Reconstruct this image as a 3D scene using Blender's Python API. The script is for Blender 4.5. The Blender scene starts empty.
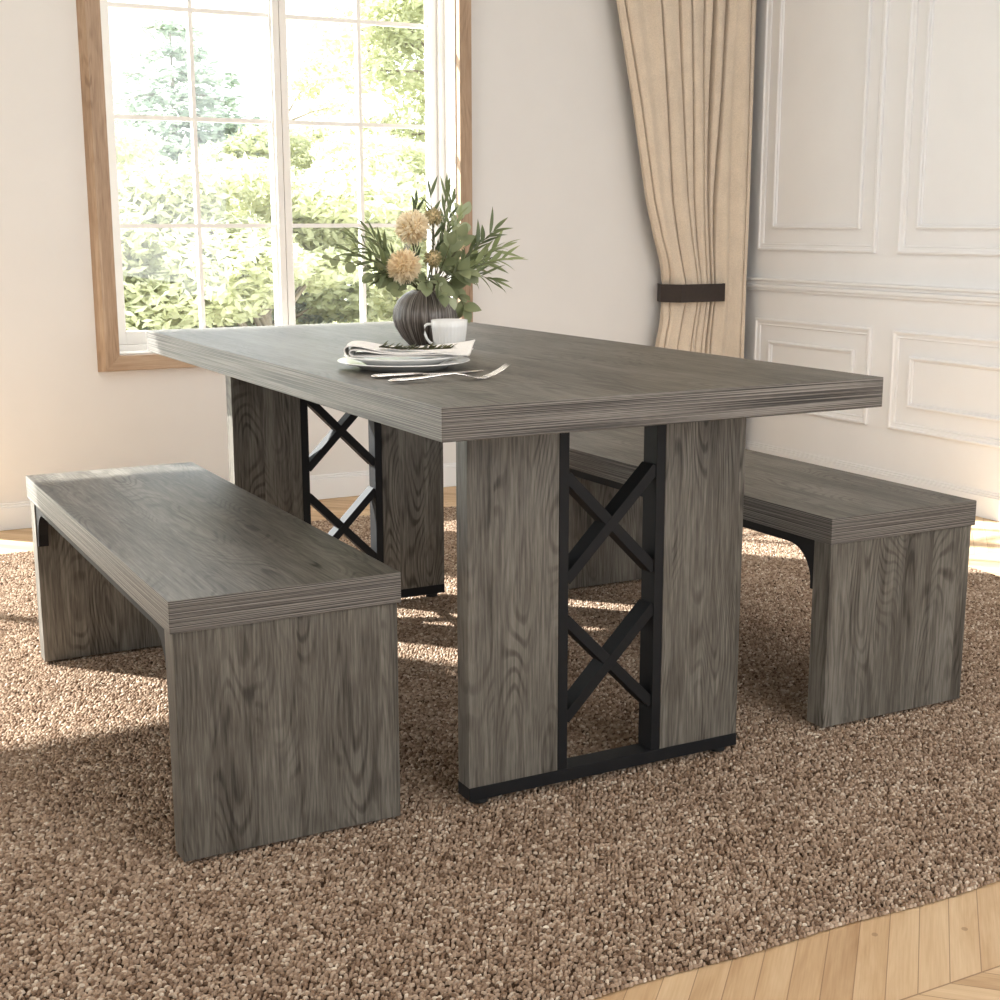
import bpy, bmesh, math, random
import numpy as np
from mathutils import Vector, Matrix

random.seed(7)
rng = np.random.default_rng(7)
SC = bpy.context.scene
COL = SC.collection

# ------------------------------------------------------------------ camera
cam = bpy.data.cameras.new('camera')
cam.sensor_width = 36.0
cam.lens = 36.0 * 1.3959
cam.shift_x = -0.00167
cam.shift_y = 0.00855
cam.clip_end = 200
cam_o = bpy.data.objects.new('camera', cam)
COL.objects.link(cam_o)
_r = Vector((0.88226778, -0.47074527, -0.00156956))
_u = Vector((0.09566133, 0.17602124, 0.97972722))
_w = Vector((0.46092568, 0.8645319, -0.20032999))
cam_o.matrix_world = Matrix(((_r.x, _u.x, -_w.x, -0.90056413),
                             (_r.y, _u.y, -_w.y, -1.87946167),
                             (_r.z, _u.z, -_w.z, 1.02113395),
                             (0, 0, 0, 1)))
SC.camera = cam_o

# ------------------------------------------------------------------ light
SC.view_settings.view_transform = 'Standard'
SC.view_settings.look = 'None'
SC.view_settings.exposure = 0.41
SC.view_settings.gamma = 1.0

SKY, SUN = 3.4, 19.0
world = bpy.data.worlds.new('sky')
SC.world = world
world.use_nodes = True
wn = world.node_tree
bg = wn.nodes['Background']
bg.inputs['Color'].default_value = (0.93, 0.965, 1.0, 1)
bg.inputs['Strength'].default_value = SKY

sun = bpy.data.lights.new('sun', 'SUN')
sun.energy = SUN
sun.angle = math.radians(0.9)
sun.color = (1.0, 0.985, 0.965)
sun_o = bpy.data.objects.new('sun', sun)
COL.objects.link(sun_o)
sun_o.rotation_euler = Vector((0.94, -1.04, -1.0)).to_track_quat('-Z', 'Y').to_euler()


def area(name, loc, direction, sx, sy, power, color):
    l = bpy.data.lights.new(name, 'AREA')
    l.shape = 'RECTANGLE'
    l.size, l.size_y = sx, sy
    l.energy = power
    l.color = color
    o = bpy.data.objects.new(name, l)
    COL.objects.link(o)
    o.location = loc
    o.rotation_euler = Vector(direction).to_track_quat('-Z', 'Y').to_euler()
    return o


# added fill lights with no modelled source: behind the camera, at its left, overhead
area('fill_light_front', (1.35, -3.85, 1.5), (0, 1, -0.08), 3.0, 2.2, 66, (0.93, 0.97, 1.0))
area('fill_light_left', (-3.35, -0.6, 1.5), (1, 0, -0.1), 3.0, 2.0, 36, (0.93, 0.97, 1.0))
area('fill_light_top', (0.6, 0.2, 2.72), (0, 0, -1), 2.2, 2.2, 12, (0.97, 0.98, 1.0))

# ------------------------------------------------------------------ materials


def mat(name):
    m = bpy.data.materials.new(name)
    m.use_nodes = True
    nt = m.node_tree
    b = nt.nodes['Principled BSDF']
    return m, nt, b


def N(nt, kind, **kw):
    n = nt.nodes.new(kind)
    for k, v in kw.items():
        if k in ('operation', 'blend_type', 'data_type', 'feature', 'noise_dimensions', 'interpolation',
                 'attribute_name', 'distance', 'mode', 'voronoi_dimensions'):
            setattr(n, k, v)
        else:
            n.inputs[k].default_value = v
    return n


def math_(nt, op, a, b=None, c=None):
    n = nt.nodes.new('ShaderNodeMath')
    n.operation = op
    for i, x in enumerate((a, b, c)):
        if x is None:
            continue
        if isinstance(x, (int, float)):
            n.inputs[i].default_value = x
        else:
            nt.links.new(x, n.inputs[i])
    return n.outputs[0]


def mix(nt, fac, a, b, blend='MIX'):
    n = nt.nodes.new('ShaderNodeMix')
    n.data_type = 'RGBA'
    n.blend_type = blend
    for sock, x in ((n.inputs[0], fac), (n.inputs[6], a), (n.inputs[7], b)):
        if isinstance(x, (int, float)):
            sock.default_value = x
        elif isinstance(x, tuple):
            sock.default_value = (*x, 1) if len(x) == 3 else x
        else:
            nt.links.new(x, sock)
    return n.outputs[2]


def ramp(nt, fac, stops):
    n = nt.nodes.new('ShaderNodeValToRGB')
    el = n.color_ramp.elements
    while len(el) < len(stops):
        el.new(0.5)
    for e, (p, c) in zip(el, stops):
        e.position = p
        e.color = (*c, 1) if len(c) == 3 else c
    nt.links.new(fac, n.inputs[0])
    return n.outputs[0]


def comb(nt, x, y, z):
    n = nt.nodes.new('ShaderNodeCombineXYZ')
    for i, v in enumerate((x, y, z)):
        if isinstance(v, (int, float)):
            n.inputs[i].default_value = v
        else:
            nt.links.new(v, n.inputs[i])
    return n.outputs[0]


def noise(nt, vec, scale, detail=2.0, rough=0.5, dist=0.0):
    n = nt.nodes.new('ShaderNodeTexNoise')
    n.inputs['Scale'].default_value = scale
    n.inputs['Detail'].default_value = detail
    n.inputs['Roughness'].default_value = rough
    n.inputs['Distortion'].default_value = dist
    if vec is not None:
        nt.links.new(vec, n.inputs['Vector'])
    return n.outputs['Fac']


def bump(nt, b, h, strength, dist):
    n = nt.nodes.new('ShaderNodeBump')
    n.inputs['Strength'].default_value = strength
    n.inputs['Distance'].default_value = dist
    nt.links.new(h, n.inputs['Height'])
    nt.links.new(n.outputs[0], b.inputs['Normal'])


def coords(nt):
    tc = nt.nodes.new('ShaderNodeTexCoord')
    s = nt.nodes.new('ShaderNodeSeparateXYZ')
    nt.links.new(tc.outputs['Object'], s.inputs[0])
    return s.outputs, tc.outputs['Object']


def plain(name, color, rough=0.6, metal=0.0, var=0.06, scale=30, spec=0.5, bmp=0.0):
    m, nt, b = mat(name)
    _, obj = coords(nt)
    f = noise(nt, obj, scale, 3)
    lo = tuple(max(0, c * (1 - var)) for c in color)
    hi = tuple(min(1, c * (1 + var)) for c in color)
    nt.links.new(ramp(nt, f, [(0.3, lo), (0.7, hi)]), b.inputs['Base Color'])
    b.inputs['Roughness'].default_value = rough
    b.inputs['Metallic'].default_value = metal
    b.inputs['Specular IOR Level'].default_value = spec
    if bmp:
        bump(nt, b, f, 0.5, bmp)
    return m


def wood(name, grain, dark, mid, light, rough=0.5, plank=0.075, rings=1.0, spec=0.45, contrast=1.0):
    """boards glued side by side with cathedral figure; grain = the axis the grain follows"""
    m, nt, b = mat(name)
    (x, y, z), _ = coords(nt)
    info = nt.nodes.new('ShaderNodeObjectInfo')
    rnd = math_(nt, 'MULTIPLY', info.outputs['Random'], 37.0)
    if grain == 'Z':
        u, v = math_(nt, 'ADD', x, math_(nt, 'MULTIPLY', y, 0.83)), z
    elif grain == 'Y':
        u, v = math_(nt, 'ADD', x, math_(nt, 'MULTIPLY', z, 0.83)), y
    else:
        u, v = math_(nt, 'ADD', y, math_(nt, 'MULTIPLY', z, 0.83)), x
    u0 = math_(nt, 'ADD', u, 0.011)
    pid = math_(nt, 'FLOOR', math_(nt, 'DIVIDE', u0, plank))
    wnode = nt.nodes.new('ShaderNodeTexWhiteNoise')
    wnode.noise_dimensions = '2D'
    nt.links.new(comb(nt, pid, rnd, 0), wnode.inputs['Vector'])
    pr = wnode.outputs['Value']
    off = math_(nt, 'ADD', math_(nt, 'MULTIPLY', pr, 9.0), rnd)
    A = comb(nt, u, math_(nt, 'MULTIPLY', v, 0.22), off)
    n1 = noise(nt, A, 7.5, 1.5, 0.45, 0.1)
    cont = math_(nt, 'SINE', math_(nt, 'MULTIPLY', n1, 230.0 * rings))
    n2 = noise(nt, comb(nt, u, math_(nt, 'MULTIPLY', v, 0.30), math_(nt, 'ADD', off, 5.0)), 14.0, 2)
    figure = math_(nt, 'MULTIPLY', math_(nt, 'SMOOTH_MIN', math_(nt, 'MAXIMUM', cont, 0.0), 1.0, 0.2),
                   math_(nt, 'MULTIPLY', math_(nt, 'MAXIMUM', math_(nt, 'SUBTRACT', n2, 0.38), 0.0), 3.2))
    fib = noise(nt, comb(nt, u, math_(nt, 'MULTIPLY', v, 0.045), rnd), 250.0, 3, 0.65)
    broad = noise(nt, comb(nt, u, math_(nt, 'MULTIPLY', v, 0.16), off), 11.0, 3, 0.55)
    streak = noise(nt, comb(nt, u, math_(nt, 'MULTIPLY', v, 0.05), rnd), 38.0, 2, 0.5)
    t = math_(nt, 'ADD', math_(nt, 'MULTIPLY', broad, 0.62), math_(nt, 'MULTIPLY', streak, 0.30))
    t = math_(nt, 'ADD', t, math_(nt, 'MULTIPLY', math_(nt, 'SUBTRACT', pr, 0.5), 0.10))
    t = math_(nt, 'ADD', t, math_(nt, 'MULTIPLY', math_(nt, 'SUBTRACT', fib, 0.5), 0.84 * contrast))
    t = math_(nt, 'SUBTRACT', t, math_(nt, 'MULTIPLY', figure, 0.26 * contrast))
    col = ramp(nt, t, [(0.16, dark), (0.42, mid), (0.66, light)])
    nt.links.new(col, b.inputs['Base Color'])
    b.inputs['Roughness'].default_value = rough
    b.inputs['Specular IOR Level'].default_value = spec
    bump(nt, b, t, 0.25, 0.002)
    return m


GD, GM, GL = (0.027, 0.021, 0.015), (0.103, 0.091, 0.074), (0.196, 0.179, 0.152)
M = {}
M['wood_Z'] = wood('grey_oak_upright', 'Z', GD, GM, GL)
M['wood_Y'] = wood('grey_oak_lengthwise', 'Y', tuple(c * 0.82 for c in GD), tuple(c * 0.82 for c in GM), tuple(c * 0.82 for c in GL), rough=0.46, spec=0.33)


def edge_wood():
    m, nt, b = mat('grey_oak_edge_band')
    (x, y, z), _ = coords(nt)
    h = math_(nt, 'ADD', x, y)
    f = noise(nt, comb(nt, math_(nt, 'MULTIPLY', h, 1.6), z, 0), 1.0, 0)
    st = noise(nt, comb(nt, math_(nt, 'MULTIPLY', h, 2.2), math_(nt, 'MULTIPLY', z, 620), 3.0), 1.0, 0.0, 0.5)
    st2 = noise(nt, comb(nt, math_(nt, 'MULTIPLY', h, 40), math_(nt, 'MULTIPLY', z, 500), 3.0), 1.0, 2)
    t = math_(nt, 'ADD', math_(nt, 'MULTIPLY', st, 0.85), math_(nt, 'MULTIPLY', st2, 0.15))
    col = ramp(nt, t, [(0.34, (0.016, 0.012, 0.009)), (0.47, (0.088, 0.076, 0.065)), (0.66, (0.235, 0.213, 0.190))])
    nt.links.new(col, b.inputs['Base Color'])
    b.inputs['Roughness'].default_value = 0.5
    bump(nt, b, t, 0.35, 0.002)
    return m


M['edge'] = edge_wood()
M['oak_Z'] = wood('window_oak_upright', 'Z', (0.25, 0.16, 0.10), (0.39, 0.27, 0.18), (0.50, 0.37, 0.26), plank=0.3, rings=0.5, contrast=0.7)
M['oak_X'] = wood('window_oak_level', 'X', (0.25, 0.16, 0.10), (0.39, 0.27, 0.18), (0.50, 0.37, 0.26), plank=0.3, rings=0.5, contrast=0.7)
M['steel'] = plain('black_steel', (0.006, 0.006, 0.007), 0.6, 0.0, 0.1, 60, 0.25)
M['rubber'] = plain('black_rubber', (0.010, 0.010, 0.010), 0.8)
M['wall'] = plain('cream_wall_paint', (0.755, 0.742, 0.73), 0.75, 0, 0.012, 6, 0.25)
M['panel'] = plain('cream_panel_paint', (0.84, 0.845, 0.86), 0.6, 0, 0.012, 6, 0.3)
M['ceiling'] = plain('white_ceiling_paint', (0.84, 0.81, 0.77), 0.8, 0, 0.01, 6, 0.2)
M['white'] = plain('white_window_paint', (0.86, 0.84, 0.81), 0.45, 0, 0.01, 10, 0.4)
M['china'] = plain('white_china', (0.86, 0.85, 0.83), 0.16, 0, 0.01, 10, 0.5)
M['silver'] = plain('polished_steel', (0.74, 0.71, 0.68), 0.22, 1.0, 0.03, 40)
M['strap'] = plain('dark_brown_leather', (0.030, 0.020, 0.016), 0.55, 0, 0.15, 90, 0.4)


def cloth(name, color, scale, rough=0.95, b_=0.0006):
    m, nt, b = mat(name)
    (x, y, z), obj = coords(nt)
    w1 = noise(nt, obj, scale, 4, 0.65)
    w2 = noise(nt, obj, 14, 3, 0.5)
    t = math_(nt, 'ADD', math_(nt, 'MULTIPLY', w1, 0.7), math_(nt, 'MULTIPLY', w2, 0.3))
    lo = tuple(c * 0.84 for c in color)
    hi = tuple(min(1, c * 1.12) for c in color)
    nt.links.new(ramp(nt, t, [(0.32, lo), (0.68, hi)]), b.inputs['Base Color'])
    b.inputs['Roughness'].default_value = rough
    b.inputs['Specular IOR Level'].default_value = 0.15
    b.inputs['Sheen Weight'].default_value = 0.25
    bump(nt, b, w1, 0.5, b_)
    return m


M['curtain'] = cloth('beige_curtain_cloth', (0.68, 0.575, 0.46), 220)
M['napkin'] = cloth('white_linen', (0.80, 0.765, 0.73), 500, b_=0.0003)


def leaf(name, c1, c2, trans=0.35, rough=0.5):
    m, nt, b = mat(name)
    _, obj = coords(nt)
    f = noise(nt, obj, 9.0, 3, 0.6)
    info = nt.nodes.new('ShaderNodeObjectInfo')
    f2 = math_(nt, 'ADD', f, math_(nt, 'MULTIPLY', math_(nt, 'SUBTRACT', info.outputs['Random'], 0.5), 0.2))
    col = ramp(nt, f2, [(0.32, c1), (0.68, c2)])
    nt.links.new(col, b.inputs['Base Color'])
    b.inputs['Roughness'].default_value = rough
    tr = nt.nodes.new('ShaderNodeBsdfTranslucent')
    nt.links.new(col, tr.inputs['Color'])
    mx = nt.nodes.new('ShaderNodeMixShader')
    mx.inputs[0].default_value = trans
    out = nt.nodes['Material Output']
    nt.links.new(b.outputs[0], mx.inputs[1])
    nt.links.new(tr.outputs[0], mx.inputs[2])
    nt.links.new(mx.outputs[0], out.inputs['Surface'])
    return m


M['olive'] = leaf('narrow_green_leaf', (0.06, 0.085, 0.035), (0.22, 0.26, 0.12), 0.3, 0.4)
M['light_leaf'] = leaf('light_green_leaf', (0.20, 0.25, 0.10), (0.42, 0.46, 0.24), 0.3, 0.4)
M['euc'] = leaf('eucalyptus_leaf', (0.16, 0.19, 0.09), (0.34, 0.37, 0.20), 0.25, 0.5)
M['sage'] = leaf('pale_sage_leaf', (0.34, 0.38, 0.23), (0.55, 0.58, 0.40), 0.3, 0.5)
M['herb'] = leaf('dark_herb_leaf', (0.05, 0.055, 0.015), (0.15, 0.14, 0.04), 0.15, 0.5)
M['stem'] = plain('green_brown_stem', (0.11, 0.10, 0.05), 0.6)
M['petal'] = leaf('cream_petal', (0.88, 0.71, 0.46), (0.96, 0.87, 0.69), 0.45, 0.6)
M['bud'] = leaf('tan_green_bud', (0.34, 0.29, 0.14), (0.58, 0.50, 0.29), 0.2, 0.6)
M['heart'] = plain('tan_flower_heart', (0.72, 0.56, 0.33), 0.8)
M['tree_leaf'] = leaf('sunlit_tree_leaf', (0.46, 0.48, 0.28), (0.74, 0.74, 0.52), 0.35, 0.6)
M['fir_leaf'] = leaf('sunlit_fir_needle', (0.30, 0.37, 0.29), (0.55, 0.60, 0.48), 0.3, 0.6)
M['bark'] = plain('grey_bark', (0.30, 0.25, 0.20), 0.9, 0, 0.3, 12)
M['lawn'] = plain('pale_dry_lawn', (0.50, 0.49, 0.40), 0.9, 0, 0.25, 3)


def vase_mat():
    m, nt, b = mat('striated_grey_ceramic')
    (x, y, z), obj = coords(nt)
    ang = math_(nt, 'ARCTAN2', y, x)
    f = noise(nt, comb(nt, math_(nt, 'MULTIPLY', math_(nt, 'COSINE', ang), 15), math_(nt, 'MULTIPLY', math_(nt, 'SINE', ang), 15),
                       math_(nt, 'MULTIPLY', z, 7)), 1.6, 4, 0.65)
    col = ramp(nt, f, [(0.34, (0.030, 0.022, 0.018)), (0.50, (0.125, 0.102, 0.086)), (0.66, (0.36, 0.325, 0.295))])
    nt.links.new(col, b.inputs['Base Color'])
    b.inputs['Roughness'].default_value = 0.34
    bump(nt, b, f, 0.4, 0.003)
    return m


M['vase'] = vase_mat()


def rug_mat():
    m, nt, b = mat('heather_brown_yarn')
    at = nt.nodes.new('ShaderNodeAttribute')
    at.attribute_name = 'yarn'
    _, obj = coords(nt)
    f = noise(nt, obj, 4.0, 3, 0.6)
    t = math_(nt, 'ADD', at.outputs['Fac'], math_(nt, 'MULTIPLY', math_(nt, 'SUBTRACT', f, 0.5), 0.25))
    col = ramp(nt, t, [(0.0, (0.055, 0.032, 0.019)), (0.28, (0.200, 0.129, 0.086)), (0.6, (0.415, 0.306, 0.224)), (1.0, (0.76, 0.66, 0.54))])
    nt.links.new(col, b.inputs['Base Color'])
    b.inputs['Roughness'].default_value = 0.95
    b.inputs['Specular IOR Level'].default_value = 0.1
    return m


M['rug'] = rug_mat()


def floor_mat():
    m, nt, b = mat('oak_chevron_floor')
    (x, y, z), _ = coords(nt)
    band, pw = 0.46, 0.0425
    yy = math_(nt, 'DIVIDE', math_(nt, 'ADD', y, 0.615 + band * 20), band)
    row = math_(nt, 'FLOOR', yy)
    fr = math_(nt, 'SUBTRACT', yy, row)
    par = math_(nt, 'MODULO', row, 2.0)
    sgn = math_(nt, 'SUBTRACT', 1.0, math_(nt, 'MULTIPLY', par, 2.0))
    # along the joint lines the boards run at 45 degrees, mirrored in every second band
    loc = math_(nt, 'MULTIPLY', math_(nt, 'SUBTRACT', fr, 0.5), band)
    p = math_(nt, 'SUBTRACT', x, math_(nt, 'MULTIPLY', loc, sgn))
    q = math_(nt, 'ADD', x, math_(nt, 'MULTIPLY', loc, sgn))
    bx = math_(nt, 'DIVIDE', math_(nt, 'ADD', p, 30.006), pw * 1.4142)
    bid = math_(nt, 'FLOOR', bx)
    bf = math_(nt, 'SUBTRACT', bx, bid)
    wnode = nt.nodes.new('ShaderNodeTexWhiteNoise')
    wnode.noise_dimensions = '2D'
    nt.links.new(comb(nt, bid, row, 0), wnode.inputs['Vector'])
    r = wnode.outputs['Value']
    g = noise(nt, comb(nt, p, math_(nt, 'MULTIPLY', q, 0.10), math_(nt, 'MULTIPLY', r, 20)), 22, 4, 0.6, 0.4)
    fib = noise(nt, comb(nt, p, math_(nt, 'MULTIPLY', q, 0.03), r), 260, 2)
    t = math_(nt, 'ADD', math_(nt, 'MULTIPLY', g, 0.6), math_(nt, 'MULTIPLY', fib, 0.2))
    t = math_(nt, 'ADD', t, math_(nt, 'MULTIPLY', r, 0.22))
    col = ramp(nt, t, [(0.27, (0.36, 0.21, 0.105)), (0.5, (0.55, 0.37, 0.21)), (0.72, (0.70, 0.52, 0.33))])
    vo = nt.nodes.new('ShaderNodeTexVoronoi')
    vo.inputs['Scale'].default_value = 13.0
    nt.links.new(comb(nt, p, math_(nt, 'MULTIPLY', q, 0.8), r), vo.inputs['Vector'])
    knot = math_(nt, 'LESS_THAN', vo.outputs['Distance'], 0.085)
    col = mix(nt, math_(nt, 'MULTIPLY', knot, 0.55), col, (0.24, 0.14, 0.07))
    d1 = math_(nt, 'ABSOLUTE', math_(nt, 'SUBTRACT', bf, 0.5))
    seam = math_(nt, 'GREATER_THAN', d1, 0.484)
    d2 = math_(nt, 'ABSOLUTE', math_(nt, 'SUBTRACT', fr, 0.5))
    seam = math_(nt, 'MAXIMUM', seam, math_(nt, 'GREATER_THAN', d2, 0.497))
    col = mix(nt, math_(nt, 'MULTIPLY', seam, 0.75), col, (0.20, 0.11, 0.055))
    nt.links.new(col, b.inputs['Base Color'])
    b.inputs['Roughness'].default_value = 0.5
    b.inputs['Specular IOR Level'].default_value = 0.35
    return m


M['floor'] = floor_mat()


def glass_mat():
    m, nt, b = mat('window_glass')
    nt.nodes.remove(b)
    tr = nt.nodes.new('ShaderNodeBsdfTransparent')
    gl = nt.nodes.new('ShaderNodeBsdfGlossy')
    gl.inputs['Roughness'].default_value = 0.02
    tr.inputs['Color'].default_value = (0.97, 0.985, 0.98, 1)
    mx = nt.nodes.new('ShaderNodeMixShader')
    mx.inputs[0].default_value = 0.05
    nt.links.new(tr.outputs[0], mx.inputs[1])
    nt.links.new(gl.outputs[0], mx.inputs[2])
    nt.links.new(mx.outputs[0], nt.nodes['Material Output'].inputs['Surface'])
    return m


M['glass'] = glass_mat()

# ------------------------------------------------------------------ mesh helpers


class MB:
    def __init__(self):
        self.v, self.f, self.mi, self.sm = [], [], [], []

    def add(self, vs, fs, mi=0, smooth=False):
        o = len(self.v)
        self.v += [tuple(p) for p in vs]
        for k, f in enumerate(fs):
            self.f.append(tuple(i + o for i in f))
            self.mi.append(mi[k] if isinstance(mi, (list, tuple)) else mi)
            self.sm.append(smooth)
        return self

    def box(self, x0, x1, y0, y1, z0, z1, mi=0):
        vs = [(x0, y0, z0), (x1, y0, z0), (x1, y1, z0), (x0, y1, z0), (x0, y0, z1), (x1, y0, z1), (x1, y1, z1), (x0, y1, z1)]
        fs = [(0, 3, 2, 1), (4, 5, 6, 7), (0, 1, 5, 4), (1, 2, 6, 5), (2, 3, 7, 6), (3, 0, 4, 7)]
        return self.add(vs, fs, mi)

    def bar(self, a, b, w, d, up=(0, 1, 0)):
        """square bar from a to b; d measured along up, w across"""
        a, b, up = Vector(a), Vector(b), Vector(up).normalized()
        t = (b - a).normalized()
        s = t.cross(up).normalized()
        vs = []
        for p in (a, b):
            for i, j in ((-1, -1), (1, -1), (1, 1), (-1, 1)):
                vs.append(p + s * (w / 2 * i) + up * (d / 2 * j))
        fs = [(0, 1, 2, 3), (7, 6, 5, 4), (0, 4, 5, 1), (1, 5, 6, 2), (2, 6, 7, 3), (3, 7, 4, 0)]
        return self.add(vs, fs)

    def tube(self, pts, rad, n=8, mi=0, flat=None):
        pts = [Vector(p) for p in pts]
        if isinstance(rad, (int, float)):
            rad = [rad] * len(pts)
        vs, fs = [], []
        t0 = (pts[1] - pts[0]).normalized()
        ref = Vector((0, 0, 1)) if abs(t0.z) < 0.9 else Vector((1, 0, 0))
        for k, p in enumerate(pts):
            t = (pts[min(k + 1, len(pts) - 1)] - pts[max(k - 1, 0)]).normalized()
            s = t.cross(ref).normalized()
            u = s.cross(t)
            for i in range(n):
                a = 2 * math.pi * i / n
                fw, fh = (1, 1) if flat is None else flat[k]
                vs.append(p + (s * math.cos(a) * fw + u * math.sin(a) * fh) * rad[k])
        for k in range(len(pts) - 1):
            for i in range(n):
                j = (i + 1) % n
                fs.append((k * n + i, k * n + j, (k + 1) * n + j, (k + 1) * n + i))
        fs.append(tuple(range(n - 1, -1, -1)))
        fs.append(tuple((len(pts) - 1) * n + i for i in range(n)))
        return self.add(vs, fs, mi, True)

    def lathe(self, prof, n=48, mi=0, rib=None, center=(0, 0, 0), sx=1, sy=1):
        vs, fs = [], []
        m = len(prof)
        for i in range(n):
            a = 2 * math.pi * i / n
            for k, (r, z) in enumerate(prof):
                rr = r if rib is None else r + rib(a, k, r)
                vs.append((center[0] + rr * math.cos(a) * sx, center[1] + rr * math.sin(a) * sy, center[2] + z))
        for i in range(n):
            j = (i + 1) % n
            for k in range(m - 1):
                fs.append((i * m + k, j * m + k, j * m + k + 1, i * m + k + 1))
        return self.add(vs, fs, mi, True)

    def build(self, name, mats, parent=None, bevel=0, loc=None):
        me = bpy.data.meshes.new(name)
        me.from_pydata(self.v, [], self.f)
        if not isinstance(mats, (list, tuple)):
            mats = [mats]
        for m in mats:
            me.materials.append(m)
        me.polygons.foreach_set('material_index', self.mi)
        me.polygons.foreach_set('use_smooth', self.sm)
        me.update()
        o = bpy.data.objects.new(name, me)
        COL.objects.link(o)
        if parent:
            o.parent = parent
        if loc:
            o.location = loc
        if bevel:
            bv = o.modifiers.new('bevel', 'BEVEL')
            bv.width = bevel
            bv.segments = 2
            bv.limit_method = 'ANGLE'
        return o


def empty(name, loc):
    o = bpy.data.objects.new(name, None)
    o.empty_display_size = 0.05
    COL.objects.link(o)
    o.location = loc
    return o


def tag(o, label, cat, group=None, kind=None):
    o['label'] = label
    o['category'] = cat
    if group:
        o['group'] = group
    if kind:
        o['kind'] = kind
    return o


def struct(o):
    o['kind'] = 'structure'
    return o


def copy_tree(o, parent=None):
    c = o.copy()
    COL.objects.link(c)
    if parent:
        c.parent = parent
    for ch in list(o.children):
        copy_tree(ch, c)
    return c


# ------------------------------------------------------------------ room shell
FZ = -0.012                                 # wooden floor level; the rug top is z = 0
XR, YW, XL, YF, ZC = 2.92, 3.075, -3.4, -3.95, 2.82
struct(MB().box(XL - 0.15, XR + 0.15, YF - 0.15, YW + 0.25, FZ - 0.1, FZ).build('floor', M['floor']))
struct(MB().box(XL - 0.15, XR + 0.15, YF - 0.15, YW + 0.25, ZC, ZC + 0.1).build('ceiling', M['ceiling']))
struct(MB().box(XR, XR + 0.12, YF, YW + 0.2, FZ, ZC).build('wall_right', M['panel']))
struct(MB().box(XL - 0.12, XL, YF, YW + 0.2, FZ, ZC).build('wall_left', M['wall']))
struct(MB().box(XL, XR, YF - 0.12, YF, FZ, ZC).build('wall_front', M['wall']))
# window wall with two openings: window in view, unseen added door left of it
openings = [(-2.75, -0.36, FZ, 2.27), (0.215, 1.541, 0.571, 2.22)]
mb = MB()
x = XL
for x0, x1, z0, z1 in openings:
    mb.box(x, x0, YW, YW + 0.2, FZ, ZC)
    if z0 > FZ:
        mb.box(x0, x1, YW, YW + 0.2, FZ, z0)
    mb.box(x0, x1, YW, YW + 0.2, z1, ZC)
    x = x1
mb.box(x, XR, YW, YW + 0.2, FZ, ZC)
struct(mb.build('wall_back', M['wall']))


def moulding(o_name, pts_loop, axis, depth, width, profile, m):
    pass


# baseboards and the chair rail: stepped profiles
def strip_back(name, x0, x1, prof):
    mb = MB()
    for d, z0, z1 in prof:
        mb.box(x0, x1, YW - d, YW, z0, z1)
    return struct(mb.build(name, M['panel'], bevel=0.002))


BB = [(0.014, FZ, 0.066), (0.010, 0.066, 0.074), (0.006, 0.074, 0.082)]
mb = MB()
for xa, xb in ((XL, -2.75), (-0.36, XR - 0.016)):
    for d, z0, z1 in BB:
        mb.box(xa, xb, YW - d, YW, z0, z1)
struct(mb.build('baseboard_back', M['panel'], bevel=0.002))
mb = MB()
for d, z0, z1 in BB:
    mb.box(XR - d, XR, YF, YW, z0, z1)
struct(mb.build('baseboard_right', M['panel'], bevel=0.002))
mb = MB()
for d, z0, z1 in ((0.012, 0.738, 0.750), (0.022, 0.750, 0.766), (0.017, 0.766, 0.780), (0.026, 0.780, 0.792)):
    mb.box(XR - d, XR, YF, YW, z0, z1)
struct(mb.build('trim_1', M['panel'], bevel=0.003))


def frame_moulding(y0, y1, z0, z1, w=0.030):
    """picture-frame moulding on the right wall: sloped profile mitred at the corners"""
    prof = [(0.0, 0.0), (0.0, 0.011), (0.005, 0.014), (0.010, 0.013), (0.013, 0.008), (w - 0.008, 0.0055), (w - 0.003, 0.007), (w, 0.004), (w, 0.0)]
    mb = MB()
    vs = []
    for (cy, cz, sy, sz) in ((y0, z0, 1, 1), (y1, z0, -1, 1), (y1, z1, -1, -1), (y0, z1, 1, -1)):
        for a, h in prof:
            vs.append((XR - h, cy + sy * a, cz + sz * a))
    n = len(prof)
    fs = []
    for c in range(4):
        d = (c + 1) % 4
        for k in range(n - 1):
            fs.append((c * n + k, d * n + k, d * n + k + 1, c * n + k + 1))
    mb.add(vs, fs)
    return mb


k = 2
for (y0, y1) in ((2.235, 2.945), (1.24, 2.115), (0.24, 1.12), (-0.76, 0.12)):
    for (z0, z1, ins) in ((0.245, 0.622, 0.092), (0.907, 2.55, 0.090)):
        o = frame_moulding(y0, y1, z0, z1).build('trim_%d' % k, M['panel'])
        struct(o)
        inner = frame_moulding(y0 + ins, y1 - ins, z0 + ins, z1 - ins, 0.018).build('inner_bead', M['panel'], o)
        k += 1


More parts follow.
